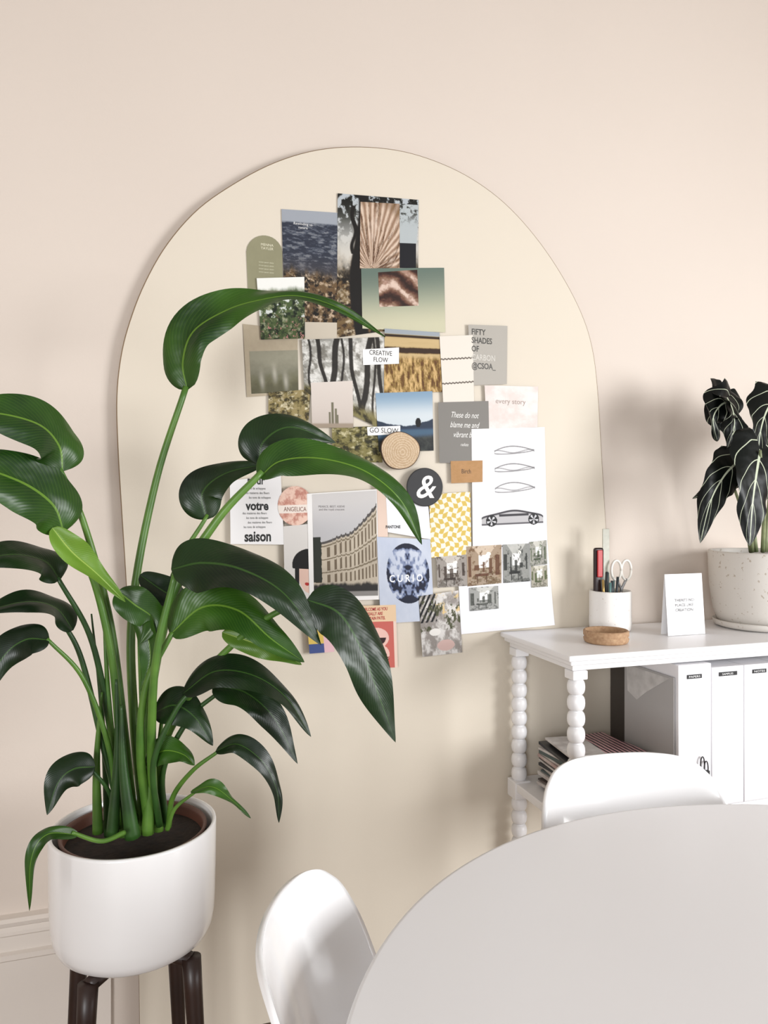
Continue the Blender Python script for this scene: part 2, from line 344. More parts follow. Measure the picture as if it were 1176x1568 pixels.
card('curio_butterfly_print',[(577,822),(659,826),(665,950),(583,955)],f_cur,dens=1.8)
txt('C U R I O',622,886,11,(240,242,246),sx=.85,bold=.02)
card('yellow_art_card',[(470,950),(508,948),(512,998),(474,1001)],lambda x,y:mx(mx((226,190,86),(72,86,144),(y>.72)&(x<.6)),(228,180,188),(x>.6)&(y>.4)))
def f_red(x,y):
    r=C3((204,94,86),x); 
    for (a,b) in ((.5,.52),(.5,.78)):
        d=np.sqrt(((x-a)/.3)**2+((y-b)/.16)**2); r=mx(r,(230,180,166),d<1); r=mx(r,(60,30,34),(d<.75)*(y>b)); 
    r=mx(r,(230,198,180),(x<.1)|(x>.92)); return mx(r,(228,192,150),(y<.26))
card('red_art_poster',[(543,928),(606,926),(609,1022),(550,1023)],f_red)
txt('WELCOME AS YOU\nREALLY ARE\nCERTAIN PATEL',574,940,5,(170,40,40),bold=.02,sx=.68); txt('SATURDAY GAPS\nWINDSOR',580,1012,4.5,(120,26,30),bold=.02,sx=.7)
def f_flow(x,y):
    r=mx((208,204,200),(140,132,126),st(.35,.65,fb(x*6,y*6,171))); r=mx(r,(30,30,34),(np.sin((x*1.2+y)*42)>.0)*(x<.42)*(y<.45)); r=mx(r,(216,184,124),st(.55,.66,fb(x*10,y*10,173))*(x>.4)*(y<.4))
    r=mx(r,(78,80,58),st(.54,.66,fb(x*9,y*9,175))*(y<.6)); r=mx(r,(222,218,212),((x-.35)/.14)**2+((y-.62)/.06)**2<1); return mx(r,(204,168,160),((x-.6)/.22)**2+((y-.85)/.09)**2<1)
card('table_flowers_photo',[(641,913),(702,904),(708,999),(647,1006)],f_flow,dens=1.8)
def disc(name,u,v,ru,rv,Y0,th,m,nz=0,side=None):
    c=W(u,v,Y0); rx=(W(u+ru,v,Y0)-W(u-ru,v,Y0)).x/2; rz=(W(u,v-rv,Y0)-W(u,v+rv,Y0)).z/2
    n=72; vs=[];fs=[]
    for Y,s in ((Y0,1),(Y0-th+.001,1),(Y0-th,.96)):
        for i in range(n):
            a=2*math.pi*i/n; k=s*(1+nz*(math.sin(3*a+1)+.6*math.sin(5*a)))
            vs.append((c.x+rx*k*math.cos(a),Y,c.z+rz*k*math.sin(a)))
    for r in range(2):
        for i in range(n): fs.append((r*n+i,r*n+(i+1)%n,(r+1)*n+(i+1)%n,(r+1)*n+i))
    fs.append(tuple(range(2*n,3*n))); o=mk(name,vs,fs,m,COL)
    if side:
        o.data.materials.append(side)
        for p in list(o.data.polygons)[:-1]: p.material_index=1
    return c
def M_rings(c):
    m=bpy.data.materials.new('wood_rings'); m.use_nodes=True; N=m.node_tree.nodes; L=m.node_tree.links
    g=N.new('ShaderNodeNewGeometry'); mp=N.new('ShaderNodeVectorMath'); mp.operation='SUBTRACT'; mp.inputs[1].default_value=(c.x+.006,c.y,c.z-.004)
    w=N.new('ShaderNodeTexWave'); w.wave_type='RINGS'; w.rings_direction='SPHERICAL'; w.inputs['Scale'].default_value=52; w.inputs['Distortion'].default_value=5; w.inputs['Detail'].default_value=4; w.inputs['Detail Scale'].default_value=6
    r=N.new('ShaderNodeValToRGB'); r.color_ramp.elements[0].color=col((178,150,116)); r.color_ramp.elements[1].color=col((204,182,154))
    L.new(g.outputs['Position'],mp.inputs[0]); L.new(mp.outputs[0],w.inputs['Vector']); L.new(w.outputs['Fac'],r.inputs['Fac']); L.new(r.outputs['Color'],N['Principled BSDF'].inputs['Base Color']); N['Principled BSDF'].inputs['Roughness'].default_value=.7
    return m
YD=BY-.0012-lay[0]*.00035
disc('wood_slice',612,690,30,29,YD,.006,M_rings(W(612,690,YD)),.02,mat('bark',(74,56,44),.9))
disc('black_disc_badge',650,746,27.5,29.5,YD,.004,mat('charcoal',(40,40,42),.6))
txt('&',650,747,36,(236,234,230),Y=YD-.0045,bold=.01,shear=.25)
# ------------------------------------------------------------------ leaves
def M_leaf(name,c1,c2,vein,vstr,N_,k,rough=.32,vw=.12,bump=.25,spec=.5,mw=.04):
    m=bpy.data.materials.new(name); m.use_nodes=True; N=m.node_tree.nodes; L=m.node_tree.links; b=N['Principled BSDF']
    uv=N.new('ShaderNodeUVMap'); uv.uv_map='UVMap'; sp=N.new('ShaderNodeSeparateXYZ'); L.new(uv.outputs[0],sp.inputs[0])
    def mt(op,a,bb=None,c=None):
        n=N.new('ShaderNodeMath'); n.operation=op
        for i,x in enumerate((a,bb,c)):
            if x is None: continue
            if isinstance(x,(int,float)): n.inputs[i].default_value=x
            else: L.new(x,n.inputs[i])
        return n.outputs[0]
    a=mt('MULTIPLY',mt('ABSOLUTE',mt('SUBTRACT',sp.outputs['X'],.5)),2)
    lat=mt('FRACT',mt('MULTIPLY',mt('SUBTRACT',sp.outputs['Y'],mt('MULTIPLY',a,k)),N_))
    tri=mt('ABSOLUTE',mt('SUBTRACT',lat,.5))
    latm=mt('LESS_THAN',tri,vw); mid=mt('LESS_THAN',a,mw)
    v=mt('MAXIMUM',mt('MULTIPLY',latm,vstr),mt('MULTIPLY',mid,.85))
    nz=N.new('ShaderNodeTexNoise'); nz.inputs['Scale'].default_value=7
    tc=N.new('ShaderNodeTexCoord'); L.new(tc.outputs['Object'],nz.inputs['Vector'])
    r=N.new('ShaderNodeValToRGB'); r.color_ramp.elements[0].color=col(c1); r.color_ramp.elements[1].color=col(c2); r.color_ramp.elements[0].position=.35; r.color_ramp.elements[1].position=.7
    L.new(nz.outputs['Fac'],r.inputs['Fac'])
    mxn=N.new('ShaderNodeMix'); mxn.data_type='RGBA'; L.new(v,mxn.inputs['Factor']); L.new(r.outputs['Color'],mxn.inputs[6]); mxn.inputs[7].default_value=col(vein)
    L.new(mxn.outputs[2],b.inputs['Base Color']); b.inputs['Roughness'].default_value=rough; b.inputs['Specular IOR Level'].default_value=spec
    bp=N.new('ShaderNodeBump'); bp.inputs['Strength'].default_value=bump; bp.inputs['Distance'].default_value=.0015; L.new(tri,bp.inputs['Height'])
    n2=N.new('ShaderNodeTexNoise'); n2.inputs['Scale'].default_value=16; L.new(tc.outputs['Object'],n2.inputs['Vector'])
    b2=N.new('ShaderNodeBump'); b2.inputs['Strength'].default_value=.45; b2.inputs['Distance'].default_value=.012; L.new(n2.outputs['Fac'],b2.inputs['Height']); L.new(bp.outputs['Normal'],b2.inputs['Normal']); L.new(b2.outputs['Normal'],b.inputs['Normal'])
    return m
G_dark=M_leaf('leaf_dark_green',(9,24,9),(26,50,17),(48,78,30),.1,30,.25,.34,bump=.14,spec=.38)
G_mid=M_leaf('leaf_green',(22,52,12),(54,92,24),(100,136,46),.1,30,.25,.34,bump=.14,spec=.38)
G_lite=M_leaf('leaf_fresh_green',(66,102,28),(104,140,44),(152,174,82),.1,30,.25,.38,bump=.16,spec=.38)
G_alo=M_leaf('alocasia_leaf',(6,9,8),(11,16,13),(200,208,182),.8,4,.45,.38,vw=.028,bump=.1,spec=.22,mw=.045)
G_stem=mat('stem_green',(58,96,32),.4,(90,128,48),14)
G_stemd=mat('stem_dark_green',(28,56,22),.4,(50,86,34),14)
def leaf(name,pts,w,nh,m,parent,fold=.35,nl=60,nw=13,rip=.006,asym=0,prof=.62,pw=.8,ph=0,droop=0.25,lobe=0):
    C=spline([tuple(W(*p)) for p in pts],nl); vs=[];uv=[];fs=[]; nh=np.array(nh,dtype=float); nh/=np.linalg.norm(nh)
    for i in range(nl):
        T=C[min(i+1,nl-1)]-C[max(i-1,0)]; T/=np.linalg.norm(T)+1e-9
        A=np.cross(T,nh); A/=np.linalg.norm(A)+1e-9; Nn=np.cross(A,T)
        v=i/(nl-1); ww=w*max(1e-3,math.sin(math.pi*min(1,v**prof)))**pw
        if lobe: ww=w*(min(1,(v/.12+.55))*(1-v)**.7)*1.05
        if i==nl-1: ww=w*.004
        for j in range(nw):
            s=-1+2*j/(nw-1); f=fold; wl=ww*(1+asym*s)*(1+.05*math.sin(9*v+ph*2+s*2)*(0 if lobe else 1)+(.06*math.sin(26*v+ph)*abs(s) if lobe else 0))
            off=A*s*wl*math.cos(f)+Nn*(abs(s)**1.2*wl*math.sin(f)-droop*wl*abs(s)**2.5)+Nn*rip*math.sin(9*v+ph+s*1.5)*s*s*min(1,4*v*(1-v)+.1)
            if lobe: off=off-T*lobe*(abs(s)**.8)*max(0,1-v/.4)**1.5*(1-.5*abs(s)**6)
            vs.append(C[i]+off); uv.append((s*.5+.5,v))
    for i in range(nl-1):
        for j in range(nw-1): fs.append((i*nw+j,i*nw+j+1,(i+1)*nw+j+1,(i+1)*nw+j))
    o=mk(name,vs,fs,m,parent,True,uv); return o
PX,PYc=W(206,1268,1.53).x,1.53; PZ=.700; PB=.478; PR=.154
PL=empty('potted_bird_of_paradise_plant',(PX,PYc,PB))
def stem(name,pts,r0,r1,m=G_stem): return tube(name,[tuple(W(*p)) for p in pts],r0*.80,r1*.80,m,PL,n=30)
stem('petiole_1',[(222,1262,1.52),(205,1100,1.54),(203,930,1.56),(238,740,1.58),(285,592,1.58)],.013,.008)
leaf('leaf_1',[(287,598,1.58),(280,555,1.585),(296,508,1.58),(345,476,1.565),(395,460,1.54),(455,453,1.52),(520,472,1.49),(590,516,1.47)],.053,(-.45,-.75,.45),G_mid,PL,.35,rip=.016,prof=.52,pw=1.0)
stem('petiole_2',[(205,1262,1.5),(190,1120,1.49),(168,950,1.47),(128,800,1.45),(90,715,1.43)],.012,.006)
leaf('leaf_2',[(96,722,1.43),(90,682,1.42),(55,648,1.40),(-25,632,1.37),(-90,655,1.34)],.056,(.35,-.75,.6),G_mid,PL,.25,ph=1,rip=.012)
leaf('leaf_3',[(98,815,1.42),(80,772,1.40),(25,735,1.38),(-60,715,1.35),(-130,760,1.33)],.060,(.2,-.8,.6),G_mid,PL,.3,ph=2,rip=.012)
stem('petiole_3',[(198,1262,1.49),(184,1130,1.47),(170,1000,1.45),(140,880,1.43),(96,812,1.42)],.012,.006)
leaf('leaf_4',[(80,808,1.40),(110,845,1.40),(150,880,1.40),(192,922,1.41)],.030,(-.3,-.6,.7),G_lite,PL,.7)
stem('petiole_4',[(195,1262,1.5),(170,1120,1.50),(140,980,1.48),(88,884,1.46)],.010,.005,G_stemd)
leaf('leaf_5',[(92,888,1.46),(66,858,1.45),(5,850,1.43),(-70,880,1.41)],.042,(.1,-.6,.8),G_dark,PL,.25)
stem('petiole_5',[(190,1265,1.50),(160,1150,1.5),(125,1010,1.49),(95,950,1.48)],.009,.005,G_stemd)
leaf('leaf_6',[(112,965,1.48),(84,930,1.47),(34,922,1.45),(-50,945,1.42)],.036,(.2,-.5,.85),G_dark,PL,.3)
stem('petiole_6',[(182,1268,1.49),(168,1150,1.47),(128,1040,1.45),(72,978,1.43)],.008,.004)
leaf('leaf_7',[(76,980,1.43),(38,980,1.42),(2,1010,1.41),(-30,1080,1.40)],.034,(.3,-.7,.6),G_dark,PL,.3)
stem('petiole_7',[(232,1262,1.51),(226,1100,1.47),(262,920,1.43),(330,800,1.41),(402,722,1.40)],.015,.008)
leaf('leaf_8',[(396,732,1.40),(430,706,1.395),(490,702,1.38),(560,722,1.36),(615,768,1.35),(646,834,1.35)],.042,(-.25,-.75,.6),G_mid,PL,.35,ph=1,rip=.010)
leaf('leaf_9',[(396,712,1.44),(404,676,1.44),(446,654,1.45),(514,678,1.47)],.046,(-.1,-.9,.3),G_dark,PL,.2)
stem('petiole_8',[(240,1262,1.53),(222,1080,1.55),(262,890,1.55),(318,788,1.55)],.011,.005)
leaf('leaf_10',[(316,796,1.55),(310,755,1.55),(345,725,1.55),(408,710,1.54)],.046,(-.3,-.85,.4),G_dark,PL,.3)
stem('petiole_9',[(236,1262,1.48),(232,1130,1.42),(240,1000,1.38),(268,880,1.36)],.012,.007)
leaf('leaf_11',[(262,872,1.36),(310,862,1.35),(370,872,1.33),(436,910,1.31),(492,988,1.30)],.060,(.1,-.75,.65),G_dark,PL,.22,ph=2,rip=.010)
leaf('leaf_12',[(260,972,1.40),(310,930,1.38),(365,935,1.36),(415,978,1.34),(466,1014,1.33)],.048,(-.1,-.85,.5),G_mid,PL,.3,ph=1,rip=.010)
leaf('leaf_13',[(340,968,1.39),(390,985,1.37),(430,1000,1.36),(462,1018,1.35)],.024,(0,-.9,.3),G_lite,PL,.25)
stem('petiole_10',[(228,1264,1.47),(215,1150,1.43),(224,1050,1.41),(264,968,1.40)],.012,.006)
stem('petiole_11',[(250,1262,1.50),(245,1160,1.47),(300,1050,1.42),(370,975,1.38),(430,935,1.34),(480,926,1.32)],.010,.006)
leaf('leaf_14',[(470,918,1.32),(520,940,1.31),(556,1000,1.30),(580,1065,1.30),(606,1137,1.31)],.053,(.15,-.9,.35),G_dark,PL,.2,ph=2.5,rip=.010)
stem('petiole_12',[(244,1264,1.46),(235,1170,1.42),(268,1090,1.40),(300,1050,1.39)],.008,.005,G_stemd)
leaf('leaf_15',[(280,1062,1.39),(330,1028,1.37),(390,1035,1.35),(440,1070,1.34),(476,1128,1.34)],.036,(.1,-.6,.75),G_dark,PL,.2)
stem('petiole_13',[(255,1264,1.48),(250,1180,1.46),(290,1100,1.44),(335,1060,1.42)],.008,.005,G_stemd)
leaf('leaf_16',[(325,1050,1.42),(375,1060,1.40),(420,1100,1.39),(456,1170,1.39)],.036,(.1,-.75,.6),G_dark,PL,.2,ph=3)
leaf('leaf_17',[(235,1092,1.44),(268,1080,1.42),(300,1100,1.41),(326,1142,1.40)],.036,(0,-.8,.6),G_dark,PL,.15)
stem('petiole_14',[(258,1266,1.47),(265,1220,1.44),(295,1180,1.40),(335,1150,1.38)],.007,.004)
leaf('leaf_18',[(330,1150,1.38),(365,1140,1.36),(405,1170,1.35),(425,1215,1.35),(427,1260,1.35)],.020,(.1,-.7,.7),G_dark,PL,.3)
stem('petiole_15',[(256,1270,1.44),(268,1238,1.42),(300,1212,1.40)],.006,.003)
leaf('leaf_19',[(292,1212,1.40),(325,1205,1.38),(355,1225,1.37),(384,1253,1.36)],.013,(.1,-.6,.8),G_mid,PL,.3)
stem('petiole_16',[(178,1268,1.49),(168,1215,1.47),(140,1178,1.45)],.006,.004,G_stemd)
leaf('leaf_20',[(146,1174,1.45),(112,1178,1.44),(88,1200,1.43),(72,1248,1.42)],.032,(.2,-.8,.5),G_dark,PL,.25)
stem('petiole_17',[(190,1275,1.42),(155,1288,1.38),(110,1275,1.35)],.006,.004)
leaf('leaf_21',[(120,1278,1.355),(72,1278,1.33),(48,1315,1.32),(45,1395,1.32)],.014,(.2,-.7,.7),G_mid,PL,.4)
leaf('leaf_22',[(180,905,1.45),(205,925,1.44),(235,950,1.44),(215,985,1.44)],.034,(0,-.9,.3),G_mid,PL,.35)
leaf('leaf_23',[(214,880,1.50),(250,905,1.50),(280,920,1.50),(302,940,1.50)],.030,(0,-.8,.5),G_dark,PL,.4)
leaf('leaf_24',[(222,1168,1.45),(250,1150,1.43),(280,1155,1.42),(298,1172,1.41)],.026,(0,-.7,.6),G_mid,PL,.3)
leaf('leaf_25',[(200,905,1.47),(222,960,1.45),(230,1010,1.44),(214,1060,1.44)],.024,(-.4,-.8,.3),G_mid,PL,.5)
for k,(a,b,r0,c) in enumerate([((150,1275,1.5),(156,1060,1.48),.013,0),((172,1278,1.47),(178,1040,1.45),.015,1),((203,1282,1.45),(186,1080,1.44),.018,1),((226,1276,1.46),(226,1030,1.44),.015,0),((243,1272,1.5),(252,1060,1.5),.012,0),((214,1276,1.53),(212,980,1.5),.012,0),((190,1280,1.5),(158,930,1.49),.012,0),((165,1280,1.53),(140,940,1.5),.009,1)]):
    m=((a[0]+b[0])/2+(-5,5)[k%2],(a[1]+b[1])/2,(a[2]+b[2])/2); stem('sheath_%d'%(k+1),[a,m,b],r0,r0*.22,(G_stem,G_stemd)[c])
M_pot=mat('glazed_white_ceramic',(232,231,231),.2,coat=.3)
hp=PZ-PB; R=PR
prof=[(0,0),(R*.72,0),(R*.82,.003),(R*.90,.012),(R*.95,.028),(R*.975,.05),(R*.985,.08),(R*.995,.14),(R,hp-.004),(R*.995,hp),(R*.965,hp+.001),(R*.95,hp-.003),(R*.95,hp-.06),(R*.94,hp-.07)]
lathe('pot',prof,(PX,PYc,PB),M_pot,PL,96)
lathe('nursery_pot',[(R*.78,-.05),(R*.86,-.006),(R*.885,-.004),(R*.885,0),(R*.85,.0),(R*.83,-.006),(R*.80,-.05)],(PX,PYc,PZ-.008),mat('brown_plastic',(92,54,40),.5),PL,64)
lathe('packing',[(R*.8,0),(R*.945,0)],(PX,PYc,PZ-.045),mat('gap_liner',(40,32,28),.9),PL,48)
lathe('soil',[(0,0.006),(R*.5,.003),(R*.84,0)],(PX,PYc,PZ-.03),mat('soil',(46,34,26),.95,(26,19,15),60,1,90),PL,48)
ST=empty('wooden_plant_stand',(PX,PYc,0)); M_wal=mat('walnut',(50,32,26),.4,(34,22,18),8)
for k in range(4):
    a=math.radians(45+90*k+8); ca,sa=math.cos(a),math.sin(a)
    tube('leg_%d'%(k+1),[(PX+ca*R*.83,PYc+sa*R*.83,PB-.010),(PX+ca*R*.93,PYc+sa*R*.93,.25),(PX+ca*R*1.04,PYc+sa*R*1.04,0.0)],.018,.011,M_wal,ST,n=8,seg=14)
for k in range(2):
    a=math.radians(45+90*k+8); ca,sa=math.cos(a)*R*.82,math.sin(a)*R*.82
    tube('cross_bar_%d'%(k+1),[(PX-ca,PYc-sa,PB-.015),(PX,PYc,PB-.015),(PX+ca,PYc+sa,PB-.015)],.014,.014,M_wal,ST,n=6,seg=8)
# ------------------------------------------------------------------ console
M_wht=mat('white_furniture_paint',(236,235,236),.35,(234,233,234),3,.05,60)
CX0,CX1,CY0,CY1,CZ=.945,2.15,1.535,1.893,.962
CN=empty('bobbin_leg_console_table',(CX0,CY0,0))
box('top',(CX0,CY0,CZ-.014),(CX1,CY1,CZ),M_wht,CN,.004,seg=3)
box('top_moulding',(CX0+.010,CY0+.010,CZ-.026),(CX1-.01,CY1-.004,CZ-.0142),M_wht,CN,.004,seg=3)
box('apron',(CX0+.022,CY0+.022,CZ-.040),(CX1-.02,CY1-.014,CZ-.0262),M_wht,CN,.002)
SZ=.556
box('shelf',(CX0+.02,CY0+.012,SZ-.022),(CX1-.02,CY1-.01,SZ),M_wht,CN,.003)
def bobbin(name,x,y,z0,z1,r=.0215,pitch=.0365):
    n=max(1,round((z1-z0)/pitch)); p=(z1-z0)/n; pr=[(0,0)]
    for k in range(n):
        for j in range(9):
            a=math.pi*j/8; pr.append((r*.52+ (r*.48)*math.sin(a)**.8, k*p+p/2-p/2*math.cos(a)*.98))
    pr.append((0,z1-z0)); return lathe(name,pr,(x,y,z0),M_wht,CN,28)
k=0
for x in (CX0+.04,CX1-.04):
    for y in (CY0+.036,CY1-.036):
        k+=1
        box('leg_cap_%d'%k,(x-.02,y-.02,CZ-.062),(x+.02,y+.02,CZ-.0402),M_wht,CN,.003)
        bobbin('leg_upper_%d'%k,x,y,SZ,CZ-.062)
        box('leg_block_%d'%k,(x-.024,y-.024,SZ-.045),(x+.024,y+.024,SZ+.004),M_wht,CN,.004)
        bobbin('leg_lower_%d'%k,x,y,.0,SZ-.045)
M_cup=mat('speckled_ceramic',(234,231,227),.4,(184,156,138),140,thr=.66)
c=W(936,955,1.81); cup=empty('pencil_holder',(c.x,1.815,CZ)); cx,cy=c.x,1.815
lathe('cup',[(0,0),(.05,0),(.056,.005),(.058,.02),(.058,.035),(.0575,.04),(.0575,.108),(.056,.112),(.053,.112),(.052,.105),(.052,.01),(0,.008)],(cx,cy,CZ+.0005),M_cup,cup,48)
def stick(n,x,y,dx,dy,L,r,m): return tube(n,[(cx+x,cy+y,CZ+.012),(cx+x+dx*.5,cy+y+dy*.5,CZ+L*.5),(cx+x+dx,cy+y+dy,CZ+L)],r,r,m,cup,n=5,seg=8)
ms=[mat('pen_teal',(86,120,118),.4),mat('pen_grey',(120,120,118),.3),mat('pen_dark',(50,56,60),.4),mat('pen_brass',(190,160,100),.3,metal=.6)]
for i in range(12): stick('pen_%d'%i,random.uniform(-.03,.03),random.uniform(-.025,.02),random.uniform(-.015,.018),random.uniform(-.008,.008),random.uniform(.135,.165),.0038,ms[i%4])
box('ruler',(cx-.016,cy+.012,CZ+.02),(cx+.006,cy+.015,CZ+.285),mat('ruler_grey_green',(184,183,168),.4,(166,166,152),60),cup,.001)
box('knife_body',(cx-.047,cy+.004,CZ+.03),(cx-.018,cy+.014,CZ+.232),mat('knife_dark',(40,22,22),.4),cup,.008,seg=3)
box('knife_slider',(cx-.041,cy-.001,CZ+.15),(cx-.024,cy+.0035,CZ+.226),mat('knife_red',(176,30,34),.4),cup,.003,seg=3)
M_sc=mat('scissor_cream',(226,222,214),.35)
for sx,xx in ((-1,.020),(1,.053)):
    pts=[(cx+xx+.016*math.cos(a),cy,CZ+.168+.028*math.sin(a)) for a in [2*math.pi*i/20 for i in range(21)]]
    tube('scissor_ring_%d'%(1 if sx<0 else 2),pts,.0036,.0036,M_sc,cup,seg=8,raw=True)
    tube('scissor_blade_%d'%(1 if sx<0 else 2),[(cx+xx,cy,CZ+.143),(cx+.036,cy,CZ+.11),(cx+.028-sx*.004,cy,CZ+.05)],.004,.003,mat('steel_%d'%sx,(170,170,172),.3,metal=.8),cup,n=6,seg=8)
c=W(928,980,1.665); 
lathe('cork_dish',[(0,0),(.052,0),(.055,.003),(.057,.011),(.054,.014),(.057,.019),(.057,.029),(.054,.032),(.050,.030),(.047,.012),(0,.010)],(c.x,1.665,CZ+.0005),mat('cork',(184,152,118),.8,(156,120,90),120,.3,200),None,56)
c=W(1046,970,1.70); gc=empty('standing_greeting_card',(c.x,1.70,CZ)); M_cd=mat('card_white',(238,237,238),.6)
for nm,sgn in (('front_panel',-1),('back_panel',1)):
    w=.0605; h=.165; y0=1.70; a=.014*sgn
    vs=[(c.x-w,y0+a,CZ+.001),(c.x+w,y0+a,CZ+.001),(c.x+w,y0,CZ+h),(c.x-w,y0,CZ+h)]
    vs+=[(x,y+.0008*sgn,z) for x,y,z in vs]
    mk(nm,vs,[(0,1,2,3),(7,6,5,4),(0,4,5,1),(1,5,6,2),(2,6,7,3),(3,7,4,0)],M_cd,gc)
for k,s in enumerate(("THERE'S NO","PLACE LIKE","CREATION")): txt(s,1048,919+k*7.5,4.2,(40,40,42),Y=1.6905-.0006*k,parent=gc,sx=1.15,tag='line_%d'%(k+1))
ac=W(1165,900,1.735); AX,AY=ac.x,1.735; AL=empty('potted_alocasia',(AX,AY,CZ))
M_ap=mat('terrazzo_planter',(212,207,200),.6,(180,168,154),90,.15,120,thr=.64)
lathe('saucer',[(0,0),(.108,0),(.125,.006),(.130,.02),(.127,.022),(.120,.012),(0,.010)],(AX,AY,CZ+.0005),M_ap,AL,64)
lathe('planter',[(0,.011),(.10,.011),(.116,.018),(.128,.05),(.138,.12),(.142,.215),(.140,.22),(.132,.22),(.130,.21),(.130,.19),(.0,.19)],(AX,AY,CZ),M_ap,AL,64)
lathe('soil',[(0,.004),(.1295,0)],(AX,AY,CZ+.195),mat('soil_dark',(60,48,38),.95,(30,24,20),80,.8,120),AL,40)
M_as=mat('alocasia_stem',(150,156,116),.5,(100,112,76),30)
def al(n,base,top,pts,w,nh,fold=.15,rip=.006,ph=0,lobe=.035):
    tube('stem_%d'%n,[tuple(W(*p)) for p in (base,((base[0]*.5+top[0]*.5)+4,(base[1]+top[1])/2,(base[2]+top[2])/2),top)],.006,.0035,M_as,AL,n=14)
    leaf('leaf_%d'%n,pts,w,nh,G_alo,AL,fold,rip=rip,ph=ph,lobe=lobe,nl=40)
al(1,(1150,845,1.72),(1108,640,1.68),[(1116,614,1.69),(1102,622,1.67),(1092,642,1.66),(1098,676,1.66)],.064,(0,-.95,.1),.3,.024)
al(9,(1152,845,1.72),(1116,660,1.68),[(1112,606,1.69),(1122,628,1.66),(1124,654,1.65),(1112,692,1.65)],.062,(.2,-.95,.1),.3,.024,3)
al(10,(1158,845,1.74),(1124,640,1.72),[(1110,600,1.72),(1104,622,1.71),(1108,650,1.71),(1120,676,1.71)],.062,(-.1,-.95,.1),.3,.024,5)
al(3,(1172,845,1.74),(1180,610,1.72),[(1184,612,1.70),(1172,634,1.68),(1164,664,1.67),(1160,706,1.67)],.070,(-.1,-.95,.2),.2,.016,1,.05)
al(4,(1152,845,1.70),(1134,700,1.62),[(1128,708,1.63),(1108,730,1.61),(1088,768,1.60),(1072,832,1.60)],.064,(-.25,-.9,.2),.2,.010,3,.05)
al(6,(1168,845,1.68),(1164,690,1.58),[(1164,690,1.59),(1158,728,1.57),(1152,775,1.56),(1148,836,1.56)],.092,(.0,-.95,.2),.2,.012,2,.07)
al(7,(1150,845,1.71),(1125,750,1.64),[(1122,728,1.65),(1108,740,1.64),(1086,750,1.63),(1060,764,1.62)],.030,(-.1,-.7,.6),.2,.006,0,.02)
al(8,(1175,845,1.74),(1200,640,1.70),[(1205,640,1.70),(1200,675,1.68),(1195,715,1.66),(1192,770,1.66)],.085,(.1,-.9,.2),.2,.01,0,.06)
M_box=mat('file_box_white',(234,233,236),.5)
BH=.918
for i in range(4):
    x0=1.258+i*.101; e=empty('magazine_file_box',(x0,1.54,SZ))
    box('body',(x0,1.545,SZ+.001),(x0+.0985,1.76,BH-.012*(i>0)),M_box,e,.002)
    lx=x0+.047; lz=BH-.035
    box('label',(lx-.022-.004*(i==1),1.5435,lz),(lx+.022+.008*(i==1),1.5449,lz+.010),ink((20,20,22)),e,0)
    o=txt(('PAPERS','SAMPLES','NOTES','TAX')[i],0,0,1,(235,235,235),Y=1.5,parent=e,tag='label_text')
    me=o.data; vv=np.array([v.co[:] for v in me.vertices]); mn=vv.min(0); mxx=vv.max(0); sc=.034/(mxx[0]-mn[0])
    for v in me.vertices:
        v.co=Vector((lx-.017+(v.co.x-mn[0])*sc,1.5430,lz+.0025+(v.co.z-mn[2])*min(sc,.005/(mxx[2]-mn[2]))))
bc=empty('binder_clip',(1.335,1.54,SZ+.09)); ink_b=ink((20,20,22))
for k,(dx,dz) in enumerate(((0,0),(.011,-.012))):
    pts=[(1.325+dx+.006*math.cos(a),1.539,SZ+.112+dz+.020*math.sin(a)) for a in [2*math.pi*i/16 for i in range(17)]]
    tube('loop_%d'%(k+1),pts,.0014,.0014,ink_b,bc,seg=6,raw=True)
box('clip_body',(1.322,1.536,SZ+.086),(1.345,1.544,SZ+.096),ink_b,bc,.001)
pb=empty('shaded_box_side_panel',(1.25,1.65,SZ))
box('shaded_side',(1.2515,1.555,SZ+.001),(1.2565,1.755,SZ+.33),mat('box_side_shade_grey',(172,170,169),.7),pb,.001)  # grey panel on the first file box: its shaded left side, painted as colour
mk('torn_paper',[(1.2508,1.57,SZ+.325),(1.2508,1.745,SZ+.325),(1.2508,1.74,SZ+.255),(1.2508,1.70,SZ+.24),(1.2508,1.66,SZ+.27)],[(0,1,2,3,4)],mat('scrap_paper',(212,210,208),.7,(182,180,178),30),pb)
box('dark_upright_strip',(1.292,1.79,SZ+.001),(1.318,1.88,SZ+.34),mat('strip_dark',(64,58,54),.5),None,.003)  # dark upright strip behind the file boxes
def M_stripe(name,c1,c2,sc):
    m=mat(name,c1,.4); N=m.node_tree.nodes; L=m.node_tree.links; w=N.new('ShaderNodeTexWave'); w.inputs['Scale'].default_value=sc; w.inputs['Distortion'].default_value=1.5
    tc=N.new('ShaderNodeTexCoord'); r=N.new('ShaderNodeValToRGB'); r.color_ramp.interpolation='CONSTANT'; r.color_ramp.elements[1].position=.5; r.color_ramp.elements[0].color=col(c1); r.color_ramp.elements[1].color=col(c2)
    L.new(tc.outputs['Object'],w.inputs['Vector']); L.new(w.outputs['Fac'],r.inputs['Fac']); L.new(r.outputs['Color'],N['Principled BSDF'].inputs['Base Color']); return m
mg=empty('magazine_stack',(1.12,1.68,SZ)); z=SZ+.001
mc=[mat('mag_a',(104,92,86),.4,(44,38,38),40),mat('mag_b',(214,210,206),.5,(170,162,158),30),mat('mag_c',(40,40,42),.4),mat('mag_d',(200,192,186),.5,(150,90,86),25),M_stripe('mag_stripe',(44,40,44),(216,168,172),25),mat('mag_e',(70,84,84),.4)]
